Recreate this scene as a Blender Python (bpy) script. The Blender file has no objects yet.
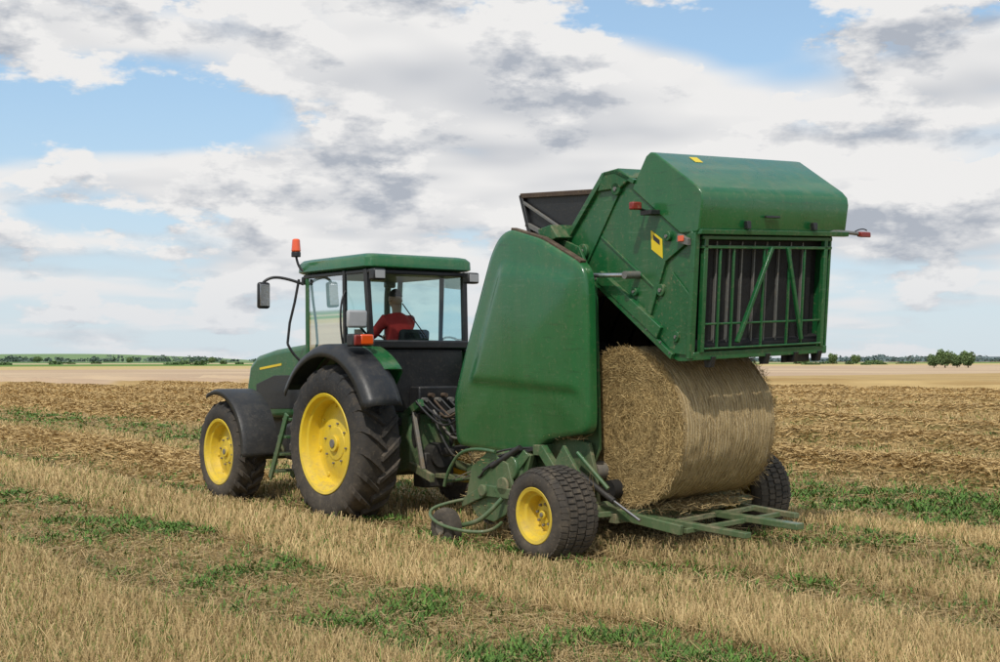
import bpy,bmesh,math,random
import numpy as np
from mathutils import Vector,Matrix
random.seed(3); rng=np.random.default_rng(7)
S=bpy.context.scene
R_=math.radians
# ------------------------------------------------------------------ noise
_G=np.random.default_rng(11).random((8,256,256))
def vn(x,y,k=0):
    x=np.asarray(x,float);y=np.asarray(y,float)
    xi=np.floor(x).astype(int);yi=np.floor(y).astype(int)
    fx=x-xi;fy=y-yi;fx=fx*fx*(3-2*fx);fy=fy*fy*(3-2*fy)
    g=_G[k%8];a=g[xi&255,yi&255];b=g[(xi+1)&255,yi&255];c=g[xi&255,(yi+1)&255];d=g[(xi+1)&255,(yi+1)&255]
    return (a*(1-fx)+b*fx)*(1-fy)+(c*(1-fx)+d*fx)*fy
def fbm(x,y,k=0,o=4):
    r=0;a=.5;t=0
    for i in range(o):
        r=r+a*vn(x*2**i+i*17.3,y*2**i+i*5.1,k+i);t+=a;a*=.5
    return r/t
# ------------------------------------------------------------------ materials
def newmat(name):
    m=bpy.data.materials.new(name);m.use_nodes=True
    nt=m.node_tree;b=nt.nodes['Principled BSDF'];return m,nt,b
def N(nt,t,**k):
    n=nt.nodes.new(t)
    for a,v in k.items(): setattr(n,a,v)
    return n
def mixc(nt,fac,a,b,mode='MIX'):
    n=N(nt,'ShaderNodeMix',data_type='RGBA',blend_type=mode)
    for s,v in ((0,fac),(6,a),(7,b)):
        if hasattr(v,'is_output'): nt.links.new(v,n.inputs[s])
        elif s==0: n.inputs[0].default_value=v
        else: n.inputs[s].default_value=(*v,1)
    return n.outputs[2]
def math_(nt,op,a,b=None,clamp=False):
    n=N(nt,'ShaderNodeMath',operation=op,use_clamp=clamp)
    for i,v in enumerate((a,b)):
        if v is None: continue
        if hasattr(v,'is_output'): nt.links.new(v,n.inputs[i])
        else: n.inputs[i].default_value=v
    return n.outputs[0]
def smooth(nt,v,a,b,o0=0,o1=1):
    n=N(nt,'ShaderNodeMapRange',interpolation_type='SMOOTHSTEP')
    nt.links.new(v,n.inputs[0]);n.inputs[1].default_value=a;n.inputs[2].default_value=b
    n.inputs[3].default_value=o0;n.inputs[4].default_value=o1
    return n.outputs[0]
def noise(nt,vec,scale,detail=5,rough=.55):
    n=N(nt,'ShaderNodeTexNoise');n.inputs['Scale'].default_value=scale
    n.inputs['Detail'].default_value=detail;n.inputs['Roughness'].default_value=rough
    if vec is not None: nt.links.new(vec,n.inputs['Vector'])
    return n.outputs['Fac']
def paint(name,col,rough=.35,metal=0,dust=.3,var=.25,coat=.0,bump=.05,spec=.5,streak=False,dustcol=(.30,.23,.14),scuff=0):
    m,nt,b=newmat(name)
    tc=N(nt,'ShaderNodeTexCoord').outputs['Object']
    n1=noise(nt,tc,2.3,4,.6);n2=noise(nt,tc,28,2,.6)
    c=mixc(nt,n1,tuple(x*(1-var) for x in col),tuple(min(1,x*(1+var)) for x in col))
    if scuff:
        mq=N(nt,'ShaderNodeMapping');mq.inputs['Rotation'].default_value=(.9,0,0);mq.inputs['Scale'].default_value=(4,2.2,26);nt.links.new(tc,mq.inputs[0])
        sc=noise(nt,mq.outputs[0],1.6,3,.7)
        msk=noise(nt,tc,1.3,2,.5)
        c=mixc(nt,math_(nt,'MULTIPLY',smooth(nt,sc,.56,.66,0,scuff),smooth(nt,msk,.42,.6)),c,(.09,.18,.10))
        c=mixc(nt,math_(nt,'MULTIPLY',smooth(nt,sc,.42,.34,0,scuff),smooth(nt,msk,.58,.4)),c,(.004,.03,.011))
    g=N(nt,'ShaderNodeNewGeometry');sx=N(nt,'ShaderNodeSeparateXYZ');nt.links.new(g.outputs['Normal'],sx.inputs[0])
    up=smooth(nt,sx.outputs[2],-.1,1,0.25,1)
    mp=N(nt,'ShaderNodeMapping');mp.inputs['Scale'].default_value=(3,3,.5 if streak else 3);nt.links.new(tc,mp.inputs[0])
    n3=noise(nt,mp.outputs[0],2.2,5,.7)
    d=math_(nt,'MULTIPLY',smooth(nt,n3,.42,.75),up);d=math_(nt,'MULTIPLY',d,dust)
    sp=math_(nt,'MULTIPLY',smooth(nt,n2,.58,.7),dust*.5)
    so=N(nt,'ShaderNodeSeparateXYZ');nt.links.new(tc,so.inputs[0])
    low=math_(nt,'MULTIPLY',smooth(nt,so.outputs[2],1.6,.2),math_(nt,'MULTIPLY',n3,dust*1.5))
    d=math_(nt,'ADD',math_(nt,'ADD',d,sp),low,True)
    c=mixc(nt,d,c,dustcol)
    nt.links.new(c,b.inputs['Base Color'])
    r=math_(nt,'ADD',math_(nt,'MULTIPLY',d,.6),math_(nt,'ADD',math_(nt,'MULTIPLY',n1,.2),rough-.08),True)
    nt.links.new(r,b.inputs['Roughness'])
    b.inputs['Metallic'].default_value=metal;b.inputs['Coat Weight'].default_value=coat;b.inputs['Coat Roughness'].default_value=.12
    b.inputs['Specular IOR Level'].default_value=spec
    if bump:
        bp=N(nt,'ShaderNodeBump');bp.inputs['Strength'].default_value=bump;bp.inputs['Distance'].default_value=.02
        nt.links.new(math_(nt,'ADD',n2,math_(nt,'MULTIPLY',n1,3)),bp.inputs['Height']);nt.links.new(bp.outputs[0],b.inputs['Normal'])
    return m
GREEN=paint('green_paint',(.010,.105,.030),.34,dust=.40,coat=.3,bump=.06,streak=True,scuff=.5)
GREENS=paint('green_panel',(.010,.118,.031),.27,dust=.24,coat=.5,bump=.05,var=.22,streak=True,scuff=.32)
GREEND=paint('green_frame_dirty',(.012,.10,.030),.45,dust=.65,bump=.15,streak=True)
YEL=paint('yellow_paint',(.80,.57,.02),.35,dust=.35,bump=.03)
TIRE=paint('tyre_rubber',(.020,.020,.021),.75,dust=.6,bump=.25,dustcol=(.15,.12,.085))
BLK=paint('black_plastic',(.016,.017,.019),.38,dust=.25,bump=.08,dustcol=(.14,.12,.09))
DARK=paint('dark_rubber_belt',(.008,.008,.009),.7,dust=.15,bump=.2,dustcol=(.08,.065,.04))
STEEL=paint('bright_steel',(.55,.55,.56),.22,metal=.9,dust=.1)
GREY=paint('grey_metal',(.20,.20,.19),.5,metal=.4,dust=.6,bump=.2)
LGREY=paint('light_grey_plastic',(.36,.37,.38),.4,dust=.1)
RUST=paint('rusty_edge',(.07,.045,.03),.7,dust=.5)
ORG=paint('orange_lens',(.85,.10,.01),.15,dust=0,coat=1);RED=paint('red_lens',(.22,.018,.012),.35,dust=.6,coat=.2)
STICK=paint('yellow_sticker',(.8,.6,.02),.4,dust=.1)
STICKB=paint('sticker_print',(.03,.03,.03),.4,dust=.1)
CLOTH=paint('red_cloth',(.60,.035,.03),.8,dust=0,bump=.3);JEAN=paint('denim',(.03,.05,.10),.85,dust=0)
SKIN=paint('skin',(.50,.27,.18),.5,dust=0,var=.08);HAIR=paint('dark_hair',(.03,.018,.01),.7,dust=0)
EYEW=paint('eye_white',(.7,.7,.68),.3,dust=0)
def glass():
    m,nt,b=newmat('cab_glass');nt.nodes.remove(b)
    out=nt.nodes['Material Output'];t=N(nt,'ShaderNodeBsdfTransparent');t.inputs[0].default_value=(.76,.90,.89,1)
    g=N(nt,'ShaderNodeBsdfGlossy');g.inputs['Roughness'].default_value=.02;g.inputs[0].default_value=(.9,.95,1,1)
    f=N(nt,'ShaderNodeFresnel');f.inputs[0].default_value=1.4
    ms=N(nt,'ShaderNodeMixShader');nt.links.new(math_(nt,'ADD',math_(nt,'MULTIPLY',f.outputs[0],.6),.04,True),ms.inputs[0])
    nt.links.new(t.outputs[0],ms.inputs[1]);nt.links.new(g.outputs[0],ms.inputs[2]);nt.links.new(ms.outputs[0],out.inputs[0]);return m
GLASS=glass()
def colattr(name,rough=.75,spec=.25):
    m,nt,b=newmat(name);a=N(nt,'ShaderNodeAttribute');a.attribute_name='Col'
    nt.links.new(a.outputs['Color'],b.inputs['Base Color']);b.inputs['Roughness'].default_value=rough
    b.inputs['Specular IOR Level'].default_value=spec
    return m
STRAW=colattr('straw',.65,.3);LEAF=colattr('leaf',.6,.3)
# ------------------------------------------------------------------ geometry helpers
def empty(name,loc=(0,0,0),rot=(0,0,0)):
    e=bpy.data.objects.new(name,None);S.collection.objects.link(e);e.location=loc;e.rotation_euler=rot;e.empty_display_size=.3;return e
def mk(name,v,f,mat,parent=None,bevel=0,angle=35,seg=2,solid=0,sm=True):
    me=bpy.data.meshes.new(name);me.from_pydata([tuple(map(float,p)) for p in v],[],f);me.validate()
    bm=bmesh.new();bm.from_mesh(me);bmesh.ops.recalc_face_normals(bm,faces=bm.faces);bm.to_mesh(me);bm.free()
    if sm: me.shade_smooth();me.set_sharp_from_angle(angle=R_(angle))
    me.materials.append(mat);o=bpy.data.objects.new(name,me);S.collection.objects.link(o)
    if parent: o.parent=parent
    if solid:
        m=o.modifiers.new('s','SOLIDIFY');m.thickness=solid;m.offset=0
    if bevel:
        m=o.modifiers.new('b','BEVEL');m.width=bevel;m.segments=seg;m.limit_method='ANGLE';m.angle_limit=R_(40);m.harden_normals=False
    return o
BF=[(0,1,3,2),(4,6,7,5),(0,4,5,1),(2,3,7,6),(0,2,6,4),(1,5,7,3)]
def box(name,p,a,b,mat,bevel=.008):
    v=[(x,y,z) for x in (a[0],b[0]) for y in (a[1],b[1]) for z in (a[2],b[2])]
    return mk(name,v,BF,mat,p,bevel)
def beam(name,p,a,b,w,h,mat,bevel=.006,up=(0,0,1)):
    a=Vector(a);b=Vector(b);d=(b-a).normalized();u=Vector(up)
    if abs(d.dot(u))>.95:u=Vector((0,1,0))
    s=d.cross(u).normalized();u=s.cross(d)
    v=[q+s*i*w/2+u*j*h/2 for q in (a,b) for i in (-1,1) for j in (-1,1)]
    return mk(name,v,BF,mat,p,bevel)
def prism(name,p,pts,x0,x1,mat,bevel=.008,seg=2,angle=35):
    n=len(pts);v=[(x0,y,z) for y,z in pts]+[(x1,y,z) for y,z in pts]
    f=[tuple(range(n)),tuple(range(2*n-1,n-1,-1))]+[(i,(i+1)%n,n+(i+1)%n,n+i) for i in range(n)]
    return mk(name,v,f,mat,p,bevel,seg=seg,angle=angle)
def cyl(name,p,a,b,r,mat,n=24,r2=None,bevel=0):
    a=Vector(a);b=Vector(b);d=(b-a).normalized();u=Vector((0,0,1)) if abs(d.z)<.9 else Vector((1,0,0))
    s=d.cross(u).normalized();u=s.cross(d);r2=r if r2 is None else r2;v=[]
    for q,rr in ((a,r),(b,r2)):
        for i in range(n):
            t=2*math.pi*i/n;v.append(q+(s*math.cos(t)+u*math.sin(t))*rr)
    f=[tuple(range(n)),tuple(range(n,2*n))]+[(i,(i+1)%n,n+(i+1)%n,n+i) for i in range(n)]
    return mk(name,v,f,mat,p,bevel)
def tube(name,p,pts,r,mat,smoothc=True):
    c=bpy.data.curves.new(name,'CURVE');c.dimensions='3D';c.bevel_depth=r;c.bevel_resolution=3;c.resolution_u=6;c.use_fill_caps=True
    if smoothc and len(pts)>2:
        s=c.splines.new('NURBS');s.points.add(len(pts)-1)
        for q,w in zip(s.points,pts): q.co=(*w,1)
        s.use_endpoint_u=True;s.order_u=3
    else:
        s=c.splines.new('POLY');s.points.add(len(pts)-1)
        for q,w in zip(s.points,pts): q.co=(*w,1)
    c.materials.append(mat);o=bpy.data.objects.new(name,c);S.collection.objects.link(o);o.parent=p;return o
def lathe(name,p,prof,y,z,mat,n=64,angle=35,closed=False):
    v=[];f=[];m=len(prof)
    for i in range(n):
        t=2*math.pi*i/n
        for x,r in prof: v.append((x,y+r*math.cos(t),z+r*math.sin(t)))
    for i in range(n):
        for j in range(m if closed else m-1):
            a=i*m+j;b=i*m+(j+1)%m;c=((i+1)%n)*m+(j+1)%m;d=((i+1)%n)*m+j;f.append((a,b,c,d))
    return mk(name,v,f,mat,p,angle=angle)
def quads(name,P0,P1,W,C,mat,parent=None,taper=.6,C2=None):
    n=len(P0);V=np.empty((n,4,3));V[:,0]=P0-W;V[:,1]=P0+W;V[:,2]=P1+W*taper;V[:,3]=P1-W*taper
    me=bpy.data.meshes.new(name);me.vertices.add(4*n);me.vertices.foreach_set('co',V.reshape(-1).astype(np.float32))
    me.loops.add(4*n);me.loops.foreach_set('vertex_index',np.arange(4*n,dtype=np.int32))
    me.polygons.add(n);me.polygons.foreach_set('loop_start',np.arange(0,4*n,4,dtype=np.int32))
    at=me.color_attributes.new('Col','FLOAT_COLOR','POINT')
    cc=np.ones((n,4,4),np.float32);cc[:,:2,:3]=C[:,None,:];cc[:,2:,:3]=(C if C2 is None else C2)[:,None,:]
    at.data.foreach_set('color',cc.reshape(-1));me.update();me.validate()
    me.materials.append(mat);o=bpy.data.objects.new(name,me);S.collection.objects.link(o)
    if parent:o.parent=parent
    return o
def rand_unit(n):
    v=rng.normal(size=(n,3));return v/np.linalg.norm(v,axis=1)[:,None]
def straw_cols(n,lo=(.30,.205,.085),hi=(.62,.47,.23)):
    t=rng.random((n,1));return np.array(lo)*(1-t)+np.array(hi)*t
# ------------------------------------------------------------------ wheels
def wheel(p,nm,x0,x1,y,z,R,rr,kind,sg):
    w=x1-x0;cx=(x0+x1)/2;lh=.05 if kind=='lug' else .018;Rb=R-lh;h=Rb-rr
    o=sg
    prof=[(-.40,rr-.01),(-.46,rr+.02),(-.50,rr+.22*h),(-.505,rr+.5*h),(-.49,rr+.75*h),(-.44,rr+.92*h),(-.36,rr+.985*h),(-.18,rr+h),(0,rr+h)]
    prof=prof+[(-a,b) for a,b in prof[::-1][1:]]
    lathe(nm+'_tyre',p,[(cx+a*w,b) for a,b in prof],y,z,TIRE,72,50)
    v=[];f=[]
    if kind=='lug':
        n=21
        for s in (-1,1):
            for i in range(n):
                t0=2*math.pi*(i+(.5 if s>0 else 0))/n
                path=[(-.03,.0,Rb+lh,.026),(.16,.10,Rb+lh,.026),(.34,.19,Rb+lh*.9,.03),(.46,.245,Rb-.01,.034),(.5,.26,Rb-.09,.036)]
                base=len(v)
                for (a,dt,ro,hw) in path:
                    ri=Rb-.03 if a<.4 else Rb-.1 if a<.48 else Rb-.14
                    hw=hw/R
                    for rr_,k in ((ri,1.5),(ro,1)):
                        for q in (-1,1):
                            t=t0+dt+q*hw*k
                            v.append((cx+s*a*w,y-rr_*math.cos(t),z+rr_*math.sin(t)))
                for k in range(len(path)-1):
                    a=base+4*k;b=a+4
                    f+= [(a,b,b+2,a+2),(a+1,a+3,b+3,b+1),(a+2,b+2,b+3,a+3)]
                f+=[(base,base+2,base+3,base+1),(b,b+1,b+3,b+2)]
    else:
        n=44
        for j,(a0,a1) in enumerate([(-.47,-.33),(-.29,-.13),(-.09,.09),(.13,.29),(.33,.47)]):
            for i in range(n):
                t0=2*math.pi*(i+.5*(j%2))/n;hw=math.pi/n*.72;base=len(v);sk=.02*(a0+a1)
                ro=R if abs(a0+a1)<.5 else R-.012
                for a in (a0,a1):
                    e=-.02 if abs(a)>.4 else 0
                    for r_ in (Rb-.03,ro+e):
                        for q in (-1,1):
                            t=t0+q*hw+sk*a*8
                            v.append((cx+a*w,y-r_*math.cos(t),z+r_*math.sin(t)))
                a=base;b=base+4
                f+=[(a,b,b+2,a+2),(a+1,a+3,b+3,b+1),(a+2,b+2,b+3,a+3),(a,a+2,a+3,a+1),(b,b+1,b+3,b+2)]
    mk(nm+'_tread',v,f,TIRE,p,sm=False)
    X=lambda a:cx+o*a*w
    rp=[(.40,rr-.02),(.475,rr+.025),(.49,rr+.018),(.47,rr-.012),(.36,rr-.03),(.33,rr-.055),(.10,rr-.075),(.08,rr*.80),(.09,rr*.72),(.17,rr*.50),(.18,rr*.36),(.20,rr*.34),(.21,rr*.2),(.21,.001)]
    lathe(nm+'_rim',p,[(X(a),b) for a,b in rp],y,z,YEL,56,30)
    lathe(nm+'_rim_back',p,[(X(-.4),rr+.0),(X(-.45),rr+.02),(X(-.3),rr-.05),(X(.09),rr-.07),(X(.05),.02)],y,z,YEL,40,30)
    for i in range(8):
        t=2*math.pi*i/8+.2;r=rr*.42
        cyl(nm+'_bolt',p,(X(.17),y+r*math.cos(t),z+r*math.sin(t)),(X(.175)+o*.022,y+r*math.cos(t),z+r*math.sin(t)),.013,GREY,6)
        r=rr*.80;t+=.39
        cyl(nm+'_disc_lug',p,(X(.06),y+r*math.cos(t),z+r*math.sin(t)),(X(.09)+o*.015,y+r*math.cos(t),z+r*math.sin(t)),rr*.05,YEL,8,bevel=.004)
    cyl(nm+'_hub',p,(X(.19),y,z),(X(.25)+o*.01,y,z),rr*.17,YEL,20,bevel=.006)
    cyl(nm+'_hub_cap',p,(X(.25),y,z),(X(.27)+o*.012,y,z),rr*.09,GREY,16,bevel=.004)
def arc(name,p,yc,zc,R,a0,a1,prof,mat,n=28,th=.012):
    v=[];f=[];m=len(prof)
    for i in range(n+1):
        t=R_(a0+(a1-a0)*i/n)
        for x,dr in prof: v.append((x,yc+(R+dr)*math.cos(t),zc+(R+dr)*math.sin(t)))
    for i in range(n):
        for j in range(m-1): a=i*m+j;f.append((a,a+1,a+1+m,a+m))
    return mk(name,v,f,mat,p,solid=th,angle=50)
YAW=math.atan2(.6,.8)
def W2(c,s): return (c*.8-s*.6,c*.6+s*.8)
# ================================================================== TRACTOR
tx,ty=W2(8.98,13.67)
T=empty('tractor',(tx,ty,0),(0,0,YAW))
for sg,n in ((-1,'rear_wheel_a'),(1,'rear_wheel_b')):
    a,b=(-1.21,-.68) if sg<0 else (.68,1.21)
    wheel(T,n,a,b,0,.86,.89,.545,'lug',sg)
for sg,n in ((-1,'front_wheel_a'),(1,'front_wheel_b')):
    a,b=(-1.18,-.77) if sg<0 else (.77,1.18)
    wheel(T,n,a,b,2.76,.625,.65,.40,'lug',sg)
cyl('rear_axle',T,(-.75,0,.86),(.75,0,.86),.14,GREEND)
cyl('front_axle',T,(-.85,2.76,.6),(.85,2.76,.6),.10,GREEND)
prism('transmission',T,[(-.42,.55),(-.42,1.2),(1.3,1.25),(1.3,.5),(.4,.42)],-.32,.32,GREEND,.03)
prism('engine_block',T,[(1.3,.55),(1.3,1.2),(3.2,1.2),(3.25,.7),(2.6,.5)],-.28,.28,BLK,.03)
hood=[(1.22,1.12),(1.22,2.00),(1.9,1.995),(2.6,1.94),(3.1,1.86),(3.32,1.73),(3.40,1.45),(3.40,1.05),(3.2,1.0)]
prism('hood',T,hood,-.46,.43,GREEN,.07,4)
for s in (-1,1):
    prism('hood_side_grille',T,[(1.5,1.2),(1.5,1.62),(2.6,1.60),(3.1,1.48),(3.1,1.15)],s*.46-.005,s*.46+.008,BLK,.004)
    prism('hood_stripe',T,[(2.4,1.73),(2.4,1.76),(3.0,1.70),(3.0,1.67)],s*.462-.004,s*.462+.003,YEL,0)
box('front_weight',T,(-.35,3.3,.55),(.35,3.75,.95),BLK,.04)
tube('exhaust_pipe',T,[(.55,1.45,1.6),(.55,1.45,2.3),(.55,1.45,2.75),(.55,1.38,2.85)],.04,BLK)
cyl('air_intake',T,(.40,1.9,1.95),(.40,1.9,2.2),.06,BLK)
for s in (-1,1):
    pr=[(s*1.21,-.07),(s*1.20,-.02),(s*1.16,0),(s*.74,0),(s*.72,-.04)]
    arc('front_fender',T,2.76,.625,.80,68,182,pr,BLK)
    beam('front_fender_bracket',T,(s*.6,2.5,.9),(s*.9,2.45,1.36),.04,.04,BLK)
for s in (-1,1):
    arc('rear_fender',T,0,.86,1.10,38,132,[(s*.62,-.3),(s*.62,-.02),(s*.65,.03),(s*.86,.03),(s*.88,.0)],GREENS)
    arc('rear_fender_extension',T,0,.86,1.08,32,156,[(s*.80,.02),(s*.88,.042),(s*1.15,.035),(s*1.215,-.01),(s*1.24,-.10)],BLK)
    box('tail_lamp_housing',T,(s*1.02-.13,-.55,1.95),(s*1.02+.13,-.40,2.09),BLK,.02)
    box('tail_lamp_red',T,(s*1.02-.12,-.575,1.96),(s*1.02+.015,-.54,2.08),RED,.02)
    box('tail_lamp_orange',T,(s*1.02-.05,-.58,1.965),(s*1.02+.125,-.54,2.085),ORG,.025)
CX=lambda x: x*.90-.075
cabobjs0=set(bpy.data.objects)
for s in (-1,1):
    prism('cab_lower_wall',T,[(-.25,1.25),(-.22,1.98),(.1,2.0),(.45,1.85),(.75,1.5),(.95,1.15),(1.25,1.12),(1.25,1.02),(.1,1.0)],s*.655,s*.70,GREEND,.006)
    beam('rear_pillar',T,(s*.72,-.24,1.9),(s*.75,-.17,2.84),.06,.07,BLK)
    beam('centre_pillar',T,(s*.74,.30,1.8),(s*.76,.30,2.84),.045,.05,BLK)
    beam('front_pillar',T,(s*.68,1.27,1.1),(s*.74,1.20,2.84),.05,.06,GREEND)
    mk('side_window',[(s*.735,-.2,1.98),(s*.735,.28,1.95),(s*.765,.28,2.82),(s*.765,-.15,2.82)],[(0,1,2,3)],GLASS,T)
    mk('door_glass',[(s*.725,.33,1.9),(s*.70,.75,1.5),(s*.69,1.0,1.15),(s*.69,1.24,1.15),(s*.75,1.18,2.82),(s*.765,.33,2.82)],[(0,1,2,3,4,5)],GLASS,T)
    box('rear_work_lamp',T,(s*.72-.09,-.42,2.70),(s*.72+.09,-.30,2.83),BLK,.02)
    box('rear_work_lamp_lens',T,(s*.72-.07,-.427,2.72),(s*.72+.07,-.42,2.81),LGREY,.004)
    box('front_work_lamp',T,(s*.66-.08,1.30,2.72),(s*.66+.08,1.38,2.82),BLK,.02)
mk('rear_window',[(-.70,-.235,2.03),(.70,-.235,2.03),(.735,-.165,2.82),(-.735,-.165,2.82)],[(0,1,2,3)],GLASS,T)
mk('front_window',[(-.66,1.265,1.6),(.66,1.265,1.6),(.72,1.20,2.82),(-.72,1.20,2.82)],[(0,1,2,3)],GLASS,T)
beam('window_wiper',T,(.1,-.26,2.06),(-.25,-.225,2.45),.012,.012,BLK,.002)
box('rear_sill',T,(-.74,-.30,1.93),(.74,-.20,2.03),BLK,.02)
box('rear_cab_panel',T,(-.66,-.27,1.2),(.66,-.21,1.93),BLK,.02)
box('cab_floor',T,(-.66,-.25,1.05),(.66,1.25,1.14),BLK,.01)
box('dashboard',T,(-.4,.98,1.14),(.4,1.24,1.90),BLK,.05)
rv=[]
for z,e in ((2.84,-.02),(2.86,.015),(2.955,.01),(2.995,-.03),(3.01,-.10)):
    pts=[]
    X=.80+e;y0=-.28-e;y1=1.36+e;r=.09
    for cx,cy,a in ((X-r,y0+r,-90),(X-r,y1-r,0),(-X+r,y1-r,90),(-X+r,y0+r,180)):
        for k in range(6):
            t=R_(a+k*18);pts.append((cx+r*math.cos(t),cy+r*math.sin(t),z+(.02*(1-((cy+r*math.sin(t)-.5)/.9)**2))))
    rv.append(pts)
n=len(rv[0]);v=[q for r in rv for q in r]
f=[(i*n+j,i*n+(j+1)%n,(i+1)*n+(j+1)%n,(i+1)*n+j) for i in range(len(rv)-1) for j in range(n)]+[tuple(range(n)),tuple(range((len(rv)-1)*n,len(rv)*n))]
mk('cab_roof',v,f,GREENS,T,angle=45)
box('roof_trim',T,(-.77,-.25,2.785),(.77,1.27,2.835),BLK,.012)
tube('mirror_arm',T,[(-.78,1.24,2.72),(-1.0,1.34,2.80),(-1.22,1.42,2.80),(-1.28,1.45,2.72)],.018,BLK)
tube('mirror_stay',T,[(-.84,1.26,2.78),(-.88,1.30,2.5),(-.93,1.34,2.25),(-.95,1.36,2.0)],.016,BLK,False)
tube('mirror_stay_lower',T,[(-.95,1.36,2.0),(-.88,1.34,1.85),(-.74,1.28,1.75)],.016,BLK)
box('mirror_housing',T,(-1.36,1.40,2.42),(-1.18,1.47,2.74),BLK,.03)
box('mirror_glass',T,(-1.34,1.392,2.45),(-1.20,1.399,2.71),STEEL,.004)
tube('beacon_stem',T,[(-.80,1.2,2.88),(-.86,1.25,2.90),(-.88,1.27,3.07)],.015,BLK)
cyl('beacon_base',T,(-.88,1.27,3.05),(-.88,1.27,3.11),.062,BLK,bevel=.006)
cyl('beacon_lens',T,(-.88,1.27,3.11),(-.88,1.27,3.27),.064,ORG,r2=.05,bevel=.018)
for o in set(bpy.data.objects)-cabobjs0:
    if o.type=='MESH':
        for q in o.data.vertices:q.co.x=CX(q.co.x)
    elif o.type=='CURVE':
        for q in o.data.splines[0].points:q.co.x=CX(q.co.x)
tube('handrail',T,[(-.76,.28,2.6),(-.84,.25,2.5),(-.84,.25,2.1),(-.78,.28,1.95)],.012,BLK)
tube('work_lamp_arm',T,[(-.74,-.15,2.1),(-.86,-.25,2.15),(-.92,-.28,2.2)],.014,BLK)
box('fender_mirror',T,(-1.08,-.32,2.16),(-.82,-.27,2.36),LGREY,.03)
for x in (-1.02,-.72):
    beam('step_rail',T,(x,1.20,1.15),(x,1.62,.36),.03,.08,GREEN)
for i in range(4):
    t=(i+.3)/3.7;y=1.20+.42*t;z=1.15-.79*t
    box('step_tread',T,(-1.01,y-.10,z-.015),(-.73,y+.10,z+.015),GREEN,.004)
box('fuel_tank',T,(-.68,.75,.55),(-.34,1.9,1.02),BLK,.06)
box('seat_base',T,(-.24,.05,1.14),(.24,.5,1.55),BLK,.03)
box('seat_cushion',T,(-.26,.02,1.55),(.26,.55,1.67),DARK,.05)
prism('seat_back',T,[(-.02,1.62),(.10,1.62),(.03,2.16),(-.07,2.16)],-.20,.20,DARK,.04)
tube('steering_column',T,[(0,1.0,1.7),(0,.85,1.98)],.03,BLK)
st=[(.19*math.cos(2*math.pi*i/16),.84+.12*math.sin(2*math.pi*i/16),2.0+.13*math.sin(2*math.pi*i/16)) for i in range(17)]
tube('steering_wheel',T,st,.014,BLK,False)
for s in (-1,1):
    beam('lower_link',T,(s*.28,-.3,.62),(s*.40,-1.0,.50),.05,.09,GREEND)
    beam('lift_rod',T,(s*.30,-.45,1.25),(s*.36,-.75,.58),.045,.045,GREY)
    beam('lift_arm',T,(s*.28,-.25,1.15),(s*.30,-.62,1.32),.07,.09,GREEND)
    cyl('lift_cylinder',T,(s*.24,-.35,.7),(s*.28,-.5,1.2),.04,BLK)
beam('top_link',T,(0,-.4,1.1),(0,-.9,1.25),.05,.05,GREY)
box('drawbar',T,(-.06,-1.05,.46),(.06,-.2,.51),GREEND,.006)
box('hydraulic_block',T,(-.25,-.5,1.2),(.30,-.3,1.5),BLK,.02)
for i in range(5): cyl('coupler',T,(-.2+.09*i,-.58,1.35+.05*(i%2)),(-.2+.09*i,-.48,1.35+.05*(i%2)),.025,[GREY,RUST][i%2])
box('pickup_hitch',T,(-.2,-.55,.35),(.2,-.3,.75),BLK,.02)
cyl('pto_guard',T,(0,-.35,.72),(0,-.6,.72),.14,BLK)
# ------------------------------------------------------------------ driver
dx_,dy_=W2(8.98-.12,13.67+.0)
D=empty('tractor_driver',(dx_,dy_,0.03),(0,0,YAW))
def skinned(name,verts,edges,radii,mat,parent,sub=2,root=0):
    me=bpy.data.meshes.new(name);me.from_pydata(verts,edges,[]);o=bpy.data.objects.new(name,me);S.collection.objects.link(o);o.parent=parent
    me.materials.append(mat);m=o.modifiers.new('k','SKIN');m.use_smooth_shade=True
    for i,r in enumerate(radii):
        me.skin_vertices[0].data[i].radius=(r,r);me.skin_vertices[0].data[i].use_root=(i==root)
    m2=o.modifiers.new('sb','SUBSURF');m2.levels=sub;m2.render_levels=sub;return o
tv=[(0,.2,1.74),(0,.17,1.9),(0,.14,2.08),(0,.15,2.24),(0,.17,2.32),
    (-.17,.16,2.25),(-.24,.32,2.06),(-.17,.56,2.04),(.17,.16,2.25),(.24,.32,2.06),(.17,.56,2.04)]
skinned('jacket',tv,[(0,1),(1,2),(2,3),(3,4),(3,5),(5,6),(6,7),(3,8),(8,9),(9,10)],[.14,.14,.16,.13,.06,.075,.058,.04,.075,.058,.04],CLOTH,D)
lv=[(0,.2,1.76),(-.10,.22,1.75),(-.15,.62,1.73),(-.14,.75,1.28),(.10,.22,1.75),(.15,.62,1.73),(.14,.75,1.28)]
skinned('trousers',lv,[(0,1),(1,2),(2,3),(0,4),(4,5),(5,6)],[.12,.095,.065,.05,.095,.065,.05],JEAN,D)
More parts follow.
